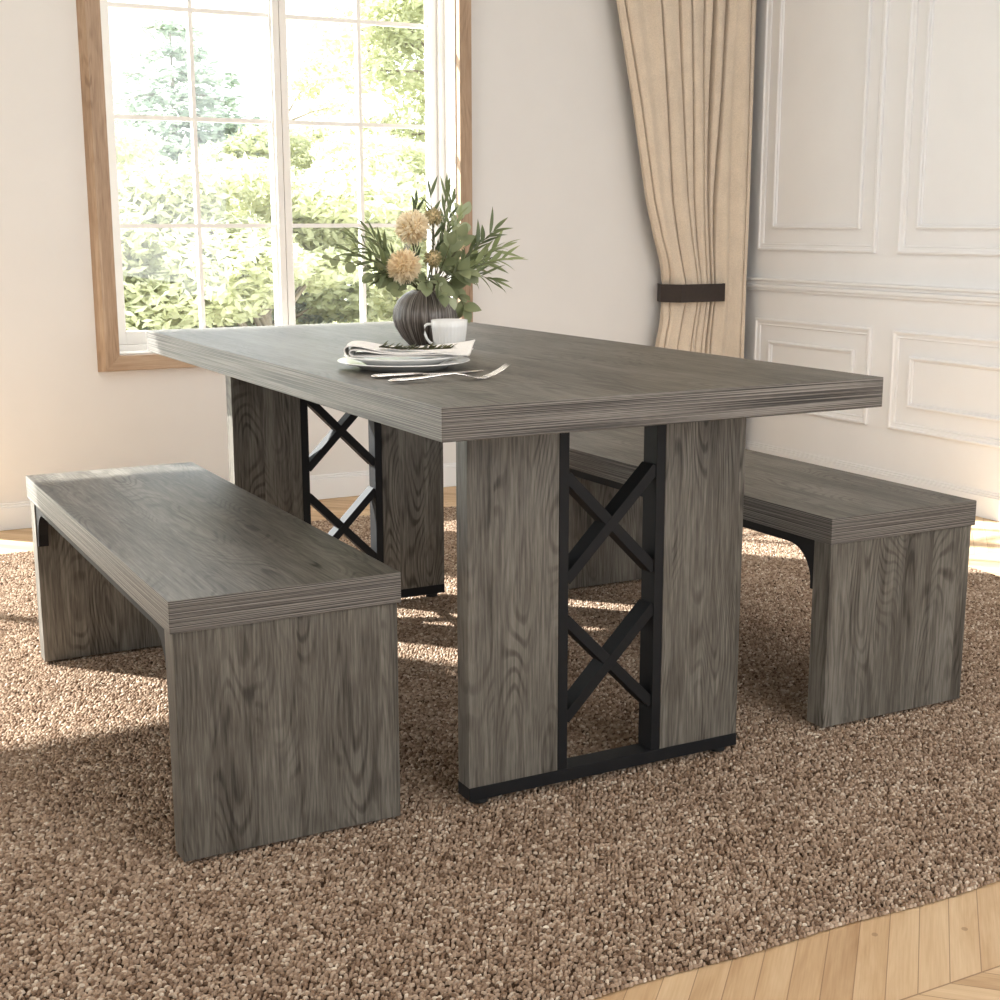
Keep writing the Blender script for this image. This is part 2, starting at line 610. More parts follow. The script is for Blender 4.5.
def window(name, x0, x1, z0, z1, rows_z, cols, trim=True, s=0.026, st=0.034, bot=0.046, mw=0.026):
    """white casement pair in the opening, oak casing round it"""
    root = struct(empty(name, (0, 0, 0)))
    if trim:
        t, tw, p = 0.050, 0.069, 0.045
        A_, B_ = YW - p, YW
        ring_o = [(x0 - t, z0 - t), (x1 + t, z0 - t), (x1 + t, z1 + t), (x0 - t, z1 + t)]
        ring_w = [(x0 - tw, z0 - tw + 0.012), (x1 + tw, z0 - tw + 0.012), (x1 + tw, z1 + tw), (x0 - tw, z1 + tw)]
        ring_i = [(x0, z0), (x1, z0), (x1, z1), (x0, z1)]
        for q, m_ in ((3, 'oak_Z'), (1, 'oak_Z'), (0, 'oak_X'), (2, 'oak_X')):
            e = (q + 1) % 4
            vs = []
            for c_ in (q, e):
                for (rg, yy_) in ((ring_i, A_), (ring_o, A_), (ring_w, B_), (ring_i, B_)):
                    vs.append((rg[c_][0], yy_, rg[c_][1]))
            fs = [(0, 1, 5, 4), (1, 2, 6, 5), (2, 3, 7, 6), (3, 0, 4, 7), (0, 3, 2, 1), (4, 5, 6, 7)]
            MB().add(vs, fs).build('casing', M[m_], root, 0.0012)
    # white lining of the reveal and the fixed frame
    fr = MB()
    y0, y1 = YW - 0.012, YW + 0.17
    fr.box(x0, x0 + 0.006, y0, y1, z0, z1).box(x1 - 0.006, x1, y0, y1, z0, z1)
    fr.box(x0, x1, y0, y1, z0, z0 + 0.006).box(x0, x1, y0, y1, z1 - 0.006, z1)
    fr.box(x0, x0 + s, YW + 0.075, YW + 0.16, z0, z1).box(x1 - s, x1, YW + 0.075, YW + 0.16, z0, z1)
    fr.box(x0, x1, YW + 0.075, YW + 0.16, z0, z0 + s).box(x0, x1, YW + 0.075, YW + 0.16, z1 - s, z1)
    fr.build('frame', M['white'], root, 0.0015)
    xm = (x0 + x1) / 2
    ya, yb = YW + 0.098, YW + 0.138
    MB().box(xm - mw, xm - 0.001, ya - 0.016, ya, z0 + s, z1 - s).box(xm + 0.001, xm + mw, ya - 0.016, ya, z0 + s, z1 - s).build('meeting_rail', M['white'], root, 0.0015)
    for sx0, sx1 in ((x0 + s, xm - 0.0005), (xm + 0.0005, x1 - s)):
        sa = MB()
        b0, b1 = z0 + s, z1 - s
        sa.box(sx0, sx0 + st, ya, yb, b0, b1).box(sx1 - st, sx1, ya, yb, b0, b1)
        sa.box(sx0 + st, sx1 - st, ya, yb, b0, b0 + bot).box(sx0 + st, sx1 - st, ya, yb, b1 - bot, b1)
        so = sa.build('sash', M['white'], root, 0.002)
        mu = MB()
        hw = 0.0075
        gx0, gx1 = sx0 + st, sx1 - st
        for c in range(1, cols):
            xc = gx0 + (gx1 - gx0) * c / cols
            mu.box(xc - hw, xc + hw, ya + 0.006, yb - 0.004, b0 + bot, b1 - bot)
        for zc in rows_z:
            mu.box(gx0, gx1, ya + 0.007, yb - 0.005, zc - hw, zc + hw)
        if mu.v:
            mu.build('muntins', M['white'], so)
        MB().box(gx0 - 0.004, gx1 + 0.004, ya + 0.018, ya + 0.022, b0 + bot - 0.004, b1 - bot + 0.004).build('pane', M['glass'], so)
    return root


window('window_1', *openings[1], rows_z=(1.013, 1.386, 1.757), cols=2)
window('added_door_1', *openings[0], rows_z=(), cols=1, trim=False, s=0.016, st=0.016, bot=0.03, mw=0.012)  # out-of-view glazed door, added so the sun reaches the rug

# ------------------------------------------------------------------ rug of yarn loops


def make_rug():
    x0, x1, y0, y1 = -1.35, 2.285, -0.418, 2.665
    px, py = 0.0075, 0.0062
    nx, ny = int((x1 - x0) / px), int((y1 - y0) / py)
    gx, gy = np.meshgrid(np.arange(nx), np.arange(ny))
    gx, gy = gx.ravel(), gy.ravel()
    cx = x0 + (gx + 0.5 * (gy % 2)) * px + rng.normal(0, 0.0017, gx.size)
    cy = y0 + gy * py + rng.normal(0, 0.0011, gx.size)
    # the woven edges are not quite straight
    ed = np.clip((cy - y0) / 0.4, 0, 1)
    cy = cy + (1 - ed) * (0.006 * np.sin(cx * 5.1 + 1) + 0.003 * np.sin(cx * 17))
    er = np.clip((x1 - cx) / 0.4, 0, 1)
    cx = cx + (1 - er) * (0.007 * np.sin(cy * 6.3) + 0.003 * np.sin(cy * 19))
    # one more row of loops, lying lower, binds the front and right edges
    ex = np.arange(x0, x1, 0.0075)
    ey = np.arange(y0, y1, 0.0075)
    bx_ = np.concatenate([ex, x1 + 0.003 + 0.007 * np.sin(ey * 6.3) + 0.003 * np.sin(ey * 19)])
    by_ = np.concatenate([y0 - 0.004 + 0.006 * np.sin(ex * 5.1 + 1) + 0.003 * np.sin(ex * 17), ey])
    ninner = cx.size
    cx, cy = np.concatenate([cx, bx_]), np.concatenate([cy, by_])
    n = cx.size
    h = np.clip(rng.normal(0.0, 0.0010, n), -0.002, 0.0007)
    h[ninner:] = -0.0040
    ang = rng.normal(0.25, 0.55, n)
    ax = 0.0046 * rng.uniform(0.8, 1.35, n)
    ay = 0.0028 * rng.uniform(0.8, 1.25, n)
    az = 0.0031
    # dome template: lower ring, middle ring, crown
    t = []
    for rr, zz in ((1.0, -0.6), (0.74, 0.52)):
        for i in range(6):
            a = i * math.pi / 3
            t.append((rr * math.cos(a), rr * math.sin(a), zz))
    t.append((0, 0, 1.0))
    t = np.array(t)
    fq = []
    for L in range(1):
        for i in range(6):
            j = (i + 1) % 6
            fq.append((L * 6 + i, L * 6 + j, L * 6 + 6 + j))
            fq.append((L * 6 + i, L * 6 + 6 + j, L * 6 + 6 + i))
    for i in range(6):
        fq.append((6 + i, 6 + (i + 1) % 6, 12))
    fq = np.array(fq)
    ca, sa = np.cos(ang)[:, None], np.sin(ang)[:, None]
    lx, ly = t[None, :, 0] * ax[:, None], t[None, :, 1] * ay[:, None]
    V = np.empty((n, 13, 3), np.float32)
    V[:, :, 0] = cx[:, None] + lx * ca - ly * sa
    V[:, :, 1] = cy[:, None] + lx * sa + ly * ca
    V[:, :, 2] = -0.0038 + h[:, None] + t[None, :, 2] * az
    F = (fq[None] + (np.arange(n) * 13)[:, None, None]).reshape(-1)
    yarn = np.repeat(np.clip(rng.normal(0.48, 0.165, n), 0, 1), 13).astype(np.float32)
    # backing cloth
    bxy = [(x0 - 0.002, y0 + 0.010), (x1 - 0.010, y0 + 0.010), (x1 - 0.010, y1 + 0.004), (x0 - 0.002, y1 + 0.004)]
    B = np.array([(a, b, -0.0118) for a, b in bxy] + [(a, b, -0.0078) for a, b in bxy], np.float32)
    o = n * 13
    bf = np.array([(4, 5, 6), (4, 6, 7), (0, 1, 5), (0, 5, 4), (1, 2, 6), (1, 6, 5), (2, 3, 7), (2, 7, 6), (3, 0, 4), (3, 4, 7)]).reshape(-1) + o
    V = np.concatenate([V.reshape(-1, 3), B])
    F = np.concatenate([F, bf]).astype(np.int32)
    yarn = np.concatenate([yarn, np.full(8, 0.1, np.float32)])
    me = bpy.data.meshes.new('woven_rug')
    me.vertices.add(len(V))
    me.vertices.foreach_set('co', V.ravel())
    nt_ = len(F) // 3
    me.loops.add(len(F))
    me.loops.foreach_set('vertex_index', F)
    me.polygons.add(nt_)
    me.polygons.foreach_set('loop_start', np.arange(nt_, dtype=np.int32) * 3)
    me.polygons.foreach_set('use_smooth', np.ones(nt_, bool))
    at = me.attributes.new('yarn', 'FLOAT', 'POINT')
    at.data.foreach_set('value', yarn)
    me.update(calc_edges=True)
    me.materials.append(M['rug'])
    ob = bpy.data.objects.new('woven_rug', me)
    COL.objects.link(ob)
    return tag(ob, 'brown heathered looped wool rug lying under the table and benches', 'rug')


make_rug()

# ------------------------------------------------------------------ dining table
W, L, H, T = 0.877, 1.771, 0.75, 0.0535
table = tag(empty('dining_table', (0, 0, 0)), 'large grey oak dining table with black steel cross-braced legs', 'table')


def slab(x0, x1, y0, y1, z0, z1):
    mb = MB()
    vs = [(x0, y0, z0), (x1, y0, z0), (x1, y1, z0), (x0, y1, z0), (x0, y0, z1), (x1, y0, z1), (x1, y1, z1), (x0, y1, z1)]
    fs = [(0, 3, 2, 1), (4, 5, 6, 7), (0, 1, 5, 4), (1, 2, 6, 5), (2, 3, 7, 6), (3, 0, 4, 7)]
    return mb.add(vs, fs, [0, 0, 1, 1, 1, 1])


slab(0, W, 0, L, H - T, H).build('tabletop', [M['wood_Y'], M['edge']], table, 0.0012)
PA, PB, PC, PT = 0.144, 0.204, 0.1815, 0.0435
for y0 in (PB, L - PB - PT):
    y1 = y0 + PT
    ym = (y0 + y1) / 2
    fr = MB()
    fr.box(PA, W - PA, y0 - 0.0015, y1 + 0.0015, 0.012, 0.036)
    ua, ub = PA + PC, W - PA - PC
    fr.box(ua + 0.0005, ua + 0.0205, y0, y1, 0.036, H - T).box(ub - 0.0205, ub - 0.0005, y0, y1, 0.036, H - T)
    fo = fr.build('leg_frame', M['steel'], table, 0.001)
    xa, xb = ua + 0.018, ub - 0.018
    for zlo, zhi in ((0.392, 0.583), (0.130, 0.320)):
        MB().bar((xa, ym, zlo), (xb, ym, zhi), 0.020, 0.0385).build('brace', M['steel'], fo, 0.001)
        MB().bar((xa, ym, zhi), (xb, ym, zlo), 0.020, 0.0365).build('brace', M['steel'], fo, 0.001)
    for xa in (PA, W - PA - PC):
        MB().box(xa, xa + PC, y0, y1, 0.036, H - T).build('leg_panel', M['wood_Z'], fo, 0.0012)
    for xf in (PA + 0.030, W - PA - 0.030):
        MB().lathe([(0.0, 0.013), (0.015, 0.013), (0.0165, 0.004), (0.0165, 0.001), (0.0, 0.001)], 20, center=(xf, ym, 0)).build('foot', M['rubber'], fo)

# ------------------------------------------------------------------ benches
BW, BL, BH, BT, INS, LT = 0.396, 1.263, 0.4445, 0.0535, 0.0055, 0.0505


def make_bench():
    root = empty('dining_bench', (0, 0, 0))
    slab(0, BW, 0, BL, BH - BT, BH).build('seat', [M['wood_Y'], M['edge']], root, 0.0012)
    for ya in (INS, BL - INS - LT):
        MB().box(INS, BW - INS, ya, ya + LT, 0.004, BH - BT).build('leg', M['wood_Z'], root, 0.0012)
        for xx in (0.05, BW - 0.05):
            MB().lathe([(0, 0.0042), (0.012, 0.0042), (0.012, 0.0005), (0, 0.0005)], 16, center=(xx, ya + LT / 2, 0)).build('foot_pad', M['rubber'], root)
    # black steel rail under each long side, rounded down into the legs
    ya, yb = INS + LT, BL - INS - LT
    zt = BH - BT
    rail, R, drop, th = 0.020, 0.072, 0.105, 0.011
    prof = [(ya, zt, ya, zt - drop), (ya + th, zt, ya + th, zt - drop)]
    for i in range(9):
        a = math.pi - i * math.pi / 16
        yc = ya + th + R + R * math.cos(a)
        zc = zt - rail - R + R * math.sin(a)
        prof.append((yc, zt, yc, zc))
    mirror = [(ya + yb - p[0], p[1], ya + yb - p[2], p[3]) for p in reversed(prof)]
    prof = prof + mirror
    for xs in (INS + 0.003, BW - INS - 0.003 - 0.022):
        mb = MB()
        vs, fs = [], []
        for (a, b, c, d) in prof:
            vs += [(xs, a, b), (xs, c, d), (xs + 0.022, a, b), (xs + 0.022, c, d)]
        for q in range(len(prof) - 1):
            o, p = q * 4, q * 4 + 4
            fs += [(o, o + 1, p + 1, p), (o + 2, p + 2, p + 3, o + 3), (o + 1, o + 3, p + 3, p + 1), (o, p, p + 2, o + 2)]
        fs += [(0, 2, 3, 1)]
        e = (len(prof) - 1) * 4
        fs += [(e, e + 1, e + 3, e + 2)]
        mb.add(vs, fs)
        mb.build('support_rail', M['steel'], root)
    return root


bench = make_bench()
bench.location = (-0.371, 0.218, 0)
tag(bench, 'grey oak bench at the left of the table, nearest the camera', 'bench', 'benches at the dining table')
bench2 = copy_tree(bench)
bench2.location = (0.954, 0.204, 0)
bench2['label'] = 'grey oak bench behind the table, beside the panelled wall'

# ------------------------------------------------------------------ curtain with tieback


def make_curtain():
    zs = np.linspace(0.005, 2.815, 100)
    keyz = [0.0, 0.30, 0.53, 0.70, 0.775, 0.95, 1.112, 1.5, 1.88, 2.2, 2.85]
    keyl = [2.395, 2.40, 2.432, 2.474, 2.474, 2.412, 2.364, 2.288, 2.205, 2.14, 2.02]
    keyr = [2.868, 2.868, 2.866, 2.866, 2.866, 2.872, 2.876, 2.880, 2.880, 2.882, 2.885]
    # pleat valleys: (u at the top, u at the tie, depth, half width)
    val = [(0.035, 0.05, 0.9, 0.013), (0.17, 0.12, 0.16, 0.05), (0.285, 0.20, 1.0, 0.013), (0.415, 0.33, 0.35, 0.018), (0.50, 0.40, 0.8, 0.013),
           (0.60, 0.47, 0.6, 0.014), (0.675, 0.525, 1.1, 0.0285), (0.775, 0.580, 1.15, 0.026), (0.865, 0.75, 0.16, 0.04), (0.945, 0.93, 0.6, 0.014)]
    us = np.linspace(0, 1, 520)
    amp = 0.085
    mb = MB()
    vs = []
    for z in zs:
        l, r = np.interp(z, keyz, keyl), np.interp(z, keyz, keyr)
        t = np.clip((z - 0.775) / 1.1, 0, 1)
        if z < 0.735:
            t = 0.12 * np.clip((0.735 - z) / 0.5, 0, 1)
        d = np.zeros_like(us)
        for ut, ub, dep, wd in val:
            uc = ub + (ut - ub) * t
            if wd < 0.03:
                q = np.abs(us - uc) / (wd * 0.56)
                d = np.maximum(d, dep * np.exp(-q ** 3.0))
                d = np.maximum(d, 0.16 * dep * np.exp(-(q / 4.5) ** 1.4))
            else:
                d = np.maximum(d, dep * np.exp(-(np.abs(us - uc) / wd) ** 2))
        edge = np.minimum(1, np.minimum(us, 1 - us) / 0.03)
        y = 2.945 + amp * d + 0.02 * (1 - edge) + 0.006 * np.sin(us * 31 + z * 1.3)
        y = y + 0.055 * np.exp(-((z - 0.735) / 0.075) ** 2) * np.clip(1 - us / 0.16, 0, 1)
        y = np.minimum(y, 3.045)
        X = l + (r - l) * us
        for a, b in zip(X, y):
            vs.append((a, b, z))
    nu = len(us)
    fs = []
    for i in range(len(zs) - 1):
        for j in range(nu - 1):
            fs.append((i * nu + j, i * nu + j + 1, (i + 1) * nu + j + 1, (i + 1) * nu + j))
    mb.add(vs, fs, 0, True)
    o = mb.build('curtain', M['curtain'])
    s = o.modifiers.new('thickness', 'SOLIDIFY')
    s.thickness = 0.003
    s.offset = 0
    return tag(o, 'long beige pleated curtain gathered beside the corner of the room', 'curtain')


make_curtain()
# tieback: a folded leather band round the gathered cloth, its ends on the wall
mb = MB()
path = [(2.49, 3.074), (2.452, 2.995), (2.504, 2.922), (2.722, 2.918), (2.735, 2.935), (2.74, 3.074)]
vs, fs = [], []
for k, (a, b) in enumerate(path):
    vs += [(a, b, 0.697), (a, b, 0.771)]
for k in range(len(path) - 1):
    fs.append((2 * k, 2 * k + 2, 2 * k + 3, 2 * k + 1))
mb.add(vs, fs)
tb = mb.build('curtain_tieback', M['strap'])
sm = tb.modifiers.new('thickness', 'SOLIDIFY')
sm.thickness = 0.004
sm.offset = 0
tag(tb, 'dark brown flat band holding the beige curtain together', 'tieback')
# ------------------------------------------------------------------ table setting


def plate(name, cx, cy, z, r, label, foot, k):
    pr = [(0, 0.006), (foot * 0.8, 0.006), (foot, 0.0), (foot * 1.03, 0.0), (r * 0.72, 0.010), (r * 0.97, 0.0205), (r, 0.0225),
          (r * 0.995, 0.0245), (r * 0.96, 0.0242), (r * 0.70, 0.014), (r * 0.64, 0.0115), (0, 0.0105)]
    pr = [(a, b * k) for a, b in pr]
    o = MB().lathe(pr, 72).build(name, M['china'], loc=(cx, cy, z))
    return tag(o, label, 'plate', 'stacked plates on the table')


PCX, PCY = 0.190, 0.562
plate('dinner_plate', PCX, PCY, 0.7503, 0.1265, 'large white plate at the bottom, resting on the tabletop', 0.078, 0.66)
plate('salad_plate', PCX - 0.004, PCY - 0.004, 0.7574, 0.112, 'smaller white plate on the large plate, under the napkin', 0.066, 0.80)

# cup
cup = tag(empty('tea_cup', (0.431, 0.858, 0.7503)), 'white ribbed cup with handle in front of the vase', 'cup')
prof = [(0.0, 0.003), (0.024, 0.003), (0.026, 0.0), (0.031, 0.002), (0.0350, 0.025), (0.0380, 0.050), (0.0398, 0.0660), (0.0384, 0.0662),
        (0.0362, 0.050), (0.0330, 0.025), (0.027, 0.0065), (0.0, 0.005)]
MB().lathe(prof, 120, rib=lambda a, k, r: (0.0006 * math.cos(30 * a) if k in (3, 4, 5) else 0)).build('cup_body', M['china'], cup)
hd = Vector((-0.80, 0.60, 0)).normalized()
hd = Vector((-0.93, 0.36, 0)).normalized()
pts = [hd * a + Vector((0, 0, b)) for a, b in ((0.0355, 0.0555), (0.041, 0.0572), (0.048, 0.0570), (0.0525, 0.0535), (0.0540, 0.046), (0.0525, 0.035),
                                               (0.0485, 0.025), (0.0425, 0.0175), (0.0325, 0.0140))]
MB().tube(pts, 0.0030, 10).build('handle', M['china'], cup)

# napkin: a folded linen cloth over the plates, rolled fold at the left, loose corner at the right


def make_napkin():
    # sheet path (along the fold direction) with several layers; local x along plates, y across
    d = Vector((0.965, -0.26, 0))
    d = Vector((0.9, -0.43, 0)).normalized()
    s = Vector((-d.y, d.x, 0))
    c = Vector((PCX - 0.002, PCY - 0.004, 0))
    mb = MB()
    layers = [
        # (path of (along, z), half width at left, half width at right)
        ([(-0.104, 0.7785), (-0.111, 0.785), (-0.110, 0.7945), (-0.099, 0.7985), (-0.076, 0.7965), (-0.04, 0.7885), (0.0, 0.7835), (0.05, 0.7825), (0.09, 0.7835), (0.118, 0.7860), (0.130, 0.7885)], 0.046, 0.072),
        ([(-0.094, 0.7780), (-0.102, 0.782), (-0.102, 0.788), (-0.094, 0.791), (-0.074, 0.7895), (-0.04, 0.7835), (0.0, 0.7800), (0.05, 0.7795), (0.10, 0.7805), (0.118, 0.7795), (0.126, 0.778)], 0.050, 0.062),
        ([(-0.100, 0.7775), (-0.08, 0.7772), (-0.04, 0.7770), (0.0, 0.7770), (0.05, 0.7772), (0.10, 0.7775), (0.115, 0.778)], 0.044, 0.054),
    ]
    for li, (path, w0, w1) in enumerate(layers):
        # resample smooth
        P = np.array(path)
        seg = np.concatenate([[0], np.cumsum(np.hypot(*np.diff(P, axis=0).T))])
        tt = np.linspace(0, seg[-1], 48)
        al, zz = np.interp(tt, seg, P[:, 0]), np.interp(tt, seg, P[:, 1])
        for _ in range(2):
            al[1:-1] = (al[:-2] + 2 * al[1:-1] + al[2:]) / 4
            zz[1:-1] = (zz[:-2] + 2 * zz[1:-1] + zz[2:]) / 4
        nv = 22
        vs, fs = [], []
        for i in range(48):
            f = i / 47
            w = w0 + (w1 - w0) * f
            for j in range(nv):
                v = -1 + 2 * j / (nv - 1)
                z = zz[i] + 0.0022 * math.sin(3.1 * v + 6 * f + li) * (0.3 + f) + 0.004 * max(0, f - 0.7) / 0.3 * v * v
                z += (0.004 if li == 0 else 0.001) * max(0, v) * f - (0.012 * max(0, f - 0.75) / 0.25 * max(0, -v) if li == 0 else 0)
                p = c + d * (al[i] + 0.008 * v * f) + s * (v * w + 0.004 * math.sin(f * 5 + li))
                vs.append((p.x, p.y, z))
        for i in range(47):
            for j in range(nv - 1):
                fs.append((i * nv + j, (i + 1) * nv + j, (i + 1) * nv + j + 1, i * nv + j + 1))
        mb.add(vs, fs, 0, True)
    o = mb.build('linen_napkin', M['napkin'])
    so = o.modifiers.new('thickness', 'SOLIDIFY')
    so.thickness = 0.0022
    so.offset = 0
    return tag(o, 'folded white linen napkin lying on the stacked plates', 'napkin')


make_napkin()


def cutlery_blade(mb, pts, hw, th):
    """flat tapering strip through pts (centre line), hw half widths, th half thickness"""
    pts = [Vector(p) for p in pts]
    flat = [(w / 0.002, t / 0.002) for w, t in zip(hw, th)]
    mb.tube(pts, 0.002, 12, flat=flat)


fork = empty('table_fork', (0, 0, 0))
tag(fork, 'silver fork with raised tines on the tabletop in front of the plates', 'fork')
mb = MB()
cutlery_blade(mb, [(0.058, 0.332, 0.7545), (0.066, 0.3315, 0.7552), (0.09, 0.3295, 0.7560), (0.115, 0.327, 0.7572), (0.15, 0.324, 0.7605), (0.178, 0.3215, 0.7625), (0.196, 0.3195, 0.7595), (0.212, 0.318, 0.7552)],
              [0.004, 0.0085, 0.0095, 0.007, 0.0035, 0.003, 0.0042, 0.010], [0.0015, 0.0028, 0.0032, 0.003, 0.0022, 0.002, 0.0018, 0.0012])
mb.build('handle', M['silver'], fork)
mb = MB()
cutlery_blade(mb, [(0.208, 0.3185, 0.7562), (0.218, 0.3175, 0.7536), (0.232, 0.316, 0.7530), (0.240, 0.3155, 0.7545)], [0.008, 0.0115, 0.0125, 0.0125], [0.0012, 0.0012, 0.0012, 0.0011])
for q in (-0.0097, -0.0032, 0.0032, 0.0097):
    o_ = Vector((0.09, 0.996, 0)) * q
    cutlery_blade(mb, [Vector(p) + o_ for p in ((0.238, 0.3156, 0.754), (0.252, 0.3143, 0.7588), (0.268, 0.313, 0.7665), (0.281, 0.312, 0.7752))], [0.0026, 0.0024, 0.002, 0.001], [0.0011, 0.001, 0.0009, 0.0006])
mb.build('tines', M['silver'], fork)

knife = empty('table_knife', (0, 0, 0))
tag(knife, 'silver knife lying on the tabletop between the fork and the plates', 'knife')
mb = MB()
cutlery_blade(mb, [(0.062, 0.414, 0.7545), (0.070, 0.4145, 0.7548), (0.10, 0.416, 0.7548), (0.14, 0.418, 0.7545), (0.162, 0.419, 0.7540)], [0.005, 0.0085, 0.008, 0.0065, 0.0055], [0.002, 0.0036, 0.0036, 0.003, 0.0025])
mb.build('handle', M['silver'], knife)
mb = MB()
cutlery_blade(mb, [(0.160, 0.419, 0.7535), (0.175, 0.4195, 0.7530), (0.22, 0.422, 0.7528), (0.27, 0.426, 0.7526), (0.292, 0.428, 0.7525)], [0.006, 0.0085, 0.010, 0.0085, 0.002], [0.0014, 0.0012, 0.0011, 0.001, 0.0008])
mb.build('blade', M['silver'], knife)

# ------------------------------------------------------------------ leaves


def leaf_mesh(mb, base, direction, length, width, normal, curl=0.25, shape='lance', mi=0):
    d = Vector(direction).normalized()
    n = Vector(normal)
    n = (n - d * n.dot(d))
    if n.length < 1e-3:
        n = d.orthogonal()
    n.normalize()
    s = d.cross(n)
    K = 7 if shape == 'lance' else 8
    vs, fs = [], []
    for k in range(K + 1):
        t = k / K
        if shape == 'lance':
            w = math.sin(math.pi * min(1, t * 0.97 + 0.03) ** 0.8) ** 0.9
        else:
            w = math.sqrt(max(0.0, 1 - (2 * t - 1) ** 2)) * (1.0 - 0.12 * t) if shape == 'round' else math.sin(math.pi * t ** 0.75) ** 0.8
        w = max(w, 0.02) * width / 2
        c = Vector(base) + d * (length * t) - n * (curl * length * t * t)
        up = n * (w * 0.28)
        vs += [c - s * w + up, c, c + s * w + up]
    for k in range(K):
        a, b = 3 * k, 3 * k + 3
        fs += [(a, a + 1, b + 1, b), (a + 1, a + 2, b + 2, b + 1)]
    mb.add(vs, fs, mi, True)


VX, VY, VZ = 0.442, 1.0, 0.7503
vase = MB()
pr = [(0.0, 0.004), (0.030, 0.004), (0.036, 0.0), (0.040, 0.003), (0.056, 0.020), (0.070, 0.042), (0.0755, 0.062), (0.073, 0.083), (0.062, 0.103), (0.046, 0.117), (0.034, 0.1225), (0.0305, 0.124),
      (0.029, 0.121), (0.040, 0.113), (0.056, 0.100), (0.066, 0.080), (0.068, 0.062), (0.062, 0.042), (0.040, 0.014), (0.0, 0.010)]
vase.lathe(pr, 132, rib=lambda a, k, r: (0.0004 * math.cos(33 * a) if 3 <= k <= 9 else 0))
tag(vase.build('round_vase', M['vase'], loc=(VX, VY, VZ)), 'round dark grey streaked ceramic vase on the table', 'vase')


def stem_path(tip, spread, n=14, sag=0.0):
    """from inside the vase, out of its mouth, to the tip"""
    tip = Vector(tip)
    h = Vector((tip.x - VX, tip.y - VY, 0))
    hd = h.normalized() if h.length > 1e-4 else Vector((1, 0, 0))
    a = Vector((VX, VY, VZ + 0.055)) - hd * 0.012
    b = Vector((VX, VY, VZ + 0.128)) + hd * spread
    c = b + Vector((0, 0, 0.05)) + hd * (h.length * 0.30 + 0.01)
    c.z = max(b.z + 0.01, min(c.z, tip.z + 0.05 + sag))
    pts = []
    for i in range(4):
        pts.append(a.lerp(b, i / 4))
    for i in range(n + 1):
        t = i / n
        p0, p1, p2 = b, c, tip
        pts.append(p0 * (1 - t) ** 2 + p1 * (2 * t * (1 - t)) + p2 * t * t)
    return pts


def sprig(name, tip, label, group, m, kind='narrow', spread=0.018, nleaf=16, ll=0.055, lw=0.010, start=0.3, sag=0.0, cat='sprig', seed=0):
    R = random.Random(seed)
    root = tag(empty(name, (VX, VY, VZ + 0.055)), label, cat, group)
    off = Vector(root.location)
    pts = [p - off for p in stem_path(tip, spread, 14, sag)]
    MB().tube(pts, [0.0016 - 0.0011 * i / len(pts) for i in range(len(pts))], 6).build('stem', M['stem'], root)
    mb = MB()
    first = 5 + int(start * 13)
    for i in range(nleaf):
        t = first + (len(pts) - 1 - first) * (i + 0.5) / nleaf
        k = min(int(t), len(pts) - 2)
        p = pts[k].lerp(pts[k + 1], t - k)
        tg = (pts[k + 1] - pts[k]).normalized()
        o = tg.orthogonal().normalized()
        o.rotate(Matrix.Rotation(i * 2.4 + R.uniform(-0.5, 0.5), 3, tg))
        if kind == 'narrow':
            dr = (tg * R.uniform(0.75, 1.25) + o * R.uniform(0.45, 0.95) + Vector((0, 0, R.uniform(-0.05, 0.25))))
            leaf_mesh(mb, p, dr, ll * R.uniform(0.7, 1.15), lw * R.uniform(0.8, 1.2), Vector((R.uniform(-.5, .5), -0.6, 1)), R.uniform(-0.05, 0.28), 'lance')
        elif kind == 'round':
            dr = tg * 0.35 + o + Vector((0, -0.2, 0.1))
            leaf_mesh(mb, p, dr, ll * R.uniform(0.75, 1.1), lw * R.uniform(0.85, 1.1), Vector((R.uniform(-.3, .3), -1, R.uniform(0.1, 0.8))), 0.08, 'round')
        else:
            dr = tg * 0.8 + o * 0.8 + Vector((0, -0.25, R.uniform(-0.3, 0.3)))
            leaf_mesh(mb, p, dr, ll * R.uniform(0.8, 1.1), lw * R.uniform(0.85, 1.1), Vector((R.uniform(-.4, .4), -1, R.uniform(0.0, 0.7))), 0.12, 'ovate')
    # end leaf
    tg = (pts[-1] - pts[-2]).normalized()
    leaf_mesh(mb, pts[-1], tg, ll * 0.8, lw, Vector((0, -0.6, 1)), 0.05, 'lance' if kind == 'narrow' else ('round' if kind == 'round' else 'ovate'))
    mb.build('foliage', m, root)
    return root


